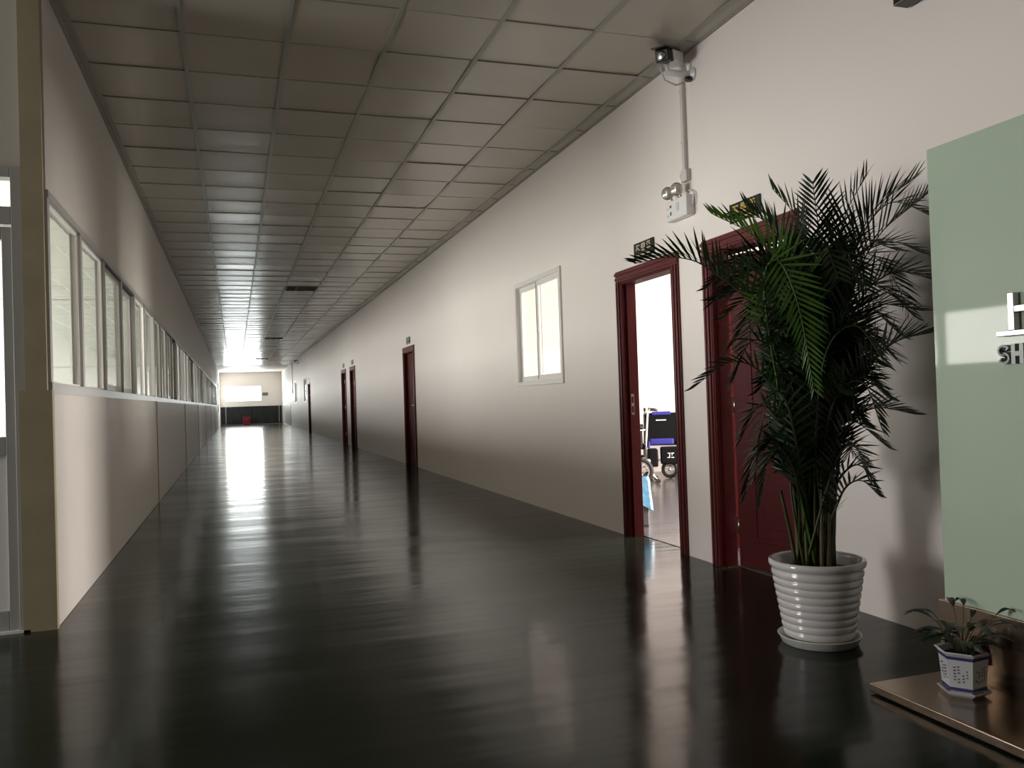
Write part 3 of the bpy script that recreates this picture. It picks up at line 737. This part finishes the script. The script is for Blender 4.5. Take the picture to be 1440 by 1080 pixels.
# ---------------------------------------------------------------- small potted plant on the platform
sp = empty('potted_plant', (2.345, 2.30, .036), math.radians(-38)); tag(sp, 'small leafy plant in a white hexagonal pot on the bronze platform', 'potted plant')
ph = math.radians(30+14)
MB().lathe([(.0, .0), (.060, .0), (.080, .012), (.086, .020), (.082, .022), (.066, .014), (0, .012)], 6, phase=ph, closed=False).build('saucer', 'potwhite', sp)
MB().lathe([(0, .016), (.062, .016), (.068, .03), (.076, .12), (.080, .140), (.090, .150), (.088, .154), (.076, .150), (.070, .130), (0, .128)], 6, phase=ph, closed=False).build('pot', 'potwhite', sp)
MB().lathe([(.0655, .022), (.0695, .024), (.0705, .034), (.0672, .034)], 6, phase=ph, closed=False).build('lower_band', 'cobalt', sp)
MB().lathe([(.0780, .128), (.0795, .129), (.0812, .139), (.079, .139)], 6, phase=ph, closed=False).build('upper_band', 'cobalt', sp)
MB().lathe([(0, .136), (.04, .138), (.070, .132)], 12, closed=False).build('soil', 'soil', sp)
for face in (3, 4, 2):
    a = ph+math.radians(60*face+30)
    nrm = Vector((math.cos(a), math.sin(a), 0)); tng = Vector((-nrm.y, nrm.x, 0))
    for cidx, (u0, zz0, zz1, w_) in enumerate([(-.018, .055, .105, .007), (-.006, .048, .108, .006), (.008, .052, .100, .006), (.020, .06, .105, .004)]):
        z = zz1
        while z > zz0:
            hgt = .0075
            rr = .866*(.068+(.008)*(z-.03)/.09)+.0006
            mb = MB()
            i = 0
            for (du, dz) in ((-w_/2, 0), (w_/2, 0), (w_/2, -hgt*.6), (-w_/2, -hgt*.6)):
                q = nrm*rr + tng*(u0+du); mb.v.append((q.x, q.y, z+dz))
                q2 = q+nrm*.0008; mb.v.append((q2.x, q2.y, z+dz))
            mb.f = [(1,3,5,7), (0,1,7,6), (0,2,3,1), (2,4,5,3), (4,6,7,5)]
            if FR.random() < .82: mb.build('ink_mark', 'ink', sp)
            z -= .0105
LR = random.Random(5)
SMAT = Matrix.Translation((2.345, 2.30, .036)) @ Matrix.Rotation(math.radians(-38), 4, 'Z'); SINV = SMAT.inverted()
def small_clear(p):
    q = SMAT @ Vector(p)
    if q.x > 2.42: q.x = 2.42 + .04*math.tanh((q.x-2.42)/.04)
    return tuple(SINV @ q)
for k in range(46):
    az = 2*math.pi*k*.618+LR.uniform(-.3, .3); ln = LR.uniform(.07, .115); st = LR.uniform(.03, .085) if k % 4 else LR.uniform(.12, .17)
    dx, dy = math.cos(az), math.sin(az)
    b = Vector((dx*.02, dy*.02, .135)); p1 = Vector((dx*(.02+st*.55), dy*(.02+st*.55), .135+st*.85))
    stem = MB().tube(spline([b, (b+p1)/2+Vector((-dx*.006, -dy*.006, .01)), p1], 6), .0016, 5)
    d = Vector((dx, dy, LR.uniform(.25, .9))).normalized(); side = d.cross(Vector((0,0,1))).normalized()
    A, Mid, Bv = [], [], []; c = p1.copy(); wmax = LR.uniform(.011, .017)
    for a in range(9):
        u = a/8; ww = wmax*math.sin(math.pi*min(1, u*.94+.05))**.8
        upv = side.cross(d); A.append(c-side*ww+upv*.004*math.sin(math.pi*u)); Mid.append(c.copy()); Bv.append(c+side*ww+upv*.004*math.sin(math.pi*u))
        d = (d+Vector((0,0,-.13))).normalized(); c = c+d*ln/8
    lf = MB().quadstrip(A, Mid).quadstrip(Mid, Bv); lf.v = [small_clear(p) for p in lf.v]; stem.v = [small_clear(p) for p in stem.v]
    o = lf.build('leaf', 'plantleaf', sp, smooth=True); stem.build('stalk', 'cane', o)
o = MB().prism([(-.009, -.02), (.009, -.02), (.013, .03), (.008, .06), (-.006, .062), (-.013, .03)], -.0015, .0015)
o.xform(Matrix.Translation((.074, -.018, .125)) @ Matrix.Rotation(math.radians(90), 4, 'X') @ Matrix.Rotation(.15, 4, 'Z'))
o.build('red_tag', 'red', sp, label='red tag stuck in the pot rim')

# ---------------------------------------------------------------- wheelchairs and bin in the bright room
def wheel(parent, name, x, y, z, R, r, spokes=6, rz=0):
    w_ = empty(name, (x, y, z), rz, parent)
    MB().torus((0,0,0), (1,0,0), R-r, r).build('tyre', 'tyre', w_)
    mb = MB().torus((0,0,0), (1,0,0), R-2*r-.006, .009, 24, 6)
    mb.lathe([(.022,-.025),(.022,.025)], 10, (0,0,0), (1,0,0))
    for k in range(spokes):
        a = 2*math.pi*k/spokes; mb.tube([(0, .015*math.cos(a), .015*math.sin(a)), (0, (R-2*r)*math.cos(a), (R-2*r)*math.sin(a))], .006, 6)
    mb.build('rim', 'steel', w_)
def wheelchair(locn, rz, label, swivel=False, wr=.165):
    """local: y+ = forward (seat front), origin on the floor under the seat centre"""
    o = empty('wheelchair', locn, rz); tag(o, label, 'wheelchair', 'wheelchairs in the bright room')
    hw = .21
    for s in (-1, 1):
        MB().tube([(s*hw, -.20, .30), (s*hw, -.21, .52), (s*hw, -.24, .86), (s*hw, -.27, .905), (s*hw, -.33, .90)], .012, 8).build('back_tube', 'steel', o)
        MB().tube([(s*hw, -.27, .904), (s*hw, -.36, .893)], .018, 10).build('push_handle', 'black', o)
        MB().tube([(s*hw, -.20, .30), (s*hw, .20, .30), (s*hw, .27, .36), (s*hw, .30, .20)], .012, 8).build('side_frame', 'steel', o)
        MB().tube([(s*(hw+.05), -.20, .66), (s*(hw+.05), .12, .66), (s*(hw+.05), .14, .46)], .011, 8).build('arm_tube', 'steel', o)
        B(s*(hw+.05)-.028, s*(hw+.05)+.028, -.18, .14, .665, .70).build('armrest', 'black', o, bevel=.01)
        B(s*(hw+.045)-.008, s*(hw+.045)+.008, -.16, .12, .44, .64).build('side_guard', 'black', o, bevel=.004)
        if swivel: wheel(o, 'drive_wheel', .085 if s > 0 else -.15, -.26, wr if s > 0 else .065, wr if s > 0 else .065, .022 if s > 0 else .016, 5, math.radians(68) if s > 0 else .3)
        else: wheel(o, 'drive_wheel', s*.28, -.12, wr, wr, .024)
        wheel(o, 'castor_wheel', s*(hw-.02), .26, .09, .09, .018, 5)
        MB().tube([(s*(hw-.02), .20, .30), (s*(hw-.02), .22, .20), (s*(hw-.05), .26, .09)], .012, 8).build('castor_fork', 'black', o)
        B(s*.12-.07, s*.12+.07, .34, .46, .10, .115).build('footplate', 'black', o)
        MB().tube([(s*hw*.9, -.14, .28), (s*hw*.9, -.28, .10), (s*hw*.9, -.34, .05)], .010, 8).build('anti_tip_bar', 'steel', o)
        MB().lathe([(.03,-.012),(.03,.012)], 12, (s*hw*.9, -.34, .032), (1,0,0)).build('anti_tip_roller', 'tyre', o)
    B(-hw+.005, hw-.005, -.245, -.205, .47, .845).build('backrest', 'fabric', o, bevel=.015)
    B(-.12, .12, -.262, -.225, .815, .862).build('backrest_trim', 'blue', o, bevel=.01)
    B(-.07, .06, -.250, -.246, .745, .758).build('white_print', 'white', o)
    B(-hw+.01, hw-.01, -.20, .22, .42, .48).build('seat_cushion', 'fabric', o, bevel=.02)
    B(-.16, .15, -.262, -.22, .43, .515).build('cushion_trim', 'blue', o, bevel=.02)
    B(-.03, .20, -.36, -.24, .19, .41).build('battery_bag', 'fabric', o, bevel=.02)
    mk = MB()
    for (a, b, c, d) in ((.06,.095,.325,.335), (.08,.09,.275,.335), (.055,.09,.27,.28), (.105,.14,.325,.335), (.11,.12,.30,.33), (.105,.14,.27,.28)):
        mk.box(a, b, -.363, -.360, c, d)
    mk.build('white_logo_mark', 'white', o)
    B(-.17, -.05, -.26, -.16, .20, .30).build('motor', 'steel', o, bevel=.02)
    MB().tube([(-hw, -.18, .32), (hw, .18, .14)], .01, 8).build('cross_brace', 'steel', o)
    MB().tube([(hw, -.18, .32), (-hw, .18, .14)], .01, 8).build('cross_brace', 'steel', o)
    return o
RF = .004
w1 = wheelchair((5.33, 10.02, RF), math.radians(-26), 'black wheelchair with blue cushion trim seen from behind', True, .115)
w2 = wheelchair((4.62, 9.55, RF), math.radians(66), 'wheelchair partly hidden by the left door jamb')
w3 = wheelchair((6.12, 9.95, RF), math.radians(40), 'wheelchair mostly hidden by the right door jamb')
o = empty('waste_bin', (3.145, 6.41, RF)); tag(o, 'dark bin with a pale blue liner bag inside the open doorway', 'bin')
MB().prism([(-.088,-.08),(.088,-.08),(.088,.08),(-.088,.08)], 0, .40).build('bin_body', 'bin', o, bevel=.012)
def liner():
    mb = MB(); n = 40; lr = random.Random(2); rows = [(.41, 0.0), (.37, .008), (.30, .012), (.22, .018), (.15, .024)]
    for zi, (z, e) in enumerate(rows):
        for k in range(n):
            a = 2*math.pi*k/n; c, s = math.cos(a), math.sin(a); q = max(abs(c), abs(s))
            wv = 1+(.10*math.sin(a*9+zi*.6)+.05*lr.uniform(-1, 1))*zi/4
            ee = e*wv
            zz = z+(.03*math.sin(a*3) if zi == len(rows)-1 else 0)
            mb.v.append((c/q*.090+c*ee*1.3, s/q*.082+s*ee*1.3, zz))
    for zi in range(len(rows)-1):
        for k in range(n): mb.f.append((zi*n+k, (zi+1)*n+k, (zi+1)*n+(k+1)%n, zi*n+(k+1)%n))
    mb.sm = True
    return mb
liner().build('liner_bag', 'bag', o)
l = MB().box(-.105, .105, -.006, .006, 0, .20); l.xform(Matrix.Translation((0, .07, .40)) @ Matrix.Rotation(math.radians(-38), 4, 'Y')).build('open_lid', 'bin', o, bevel=.004)
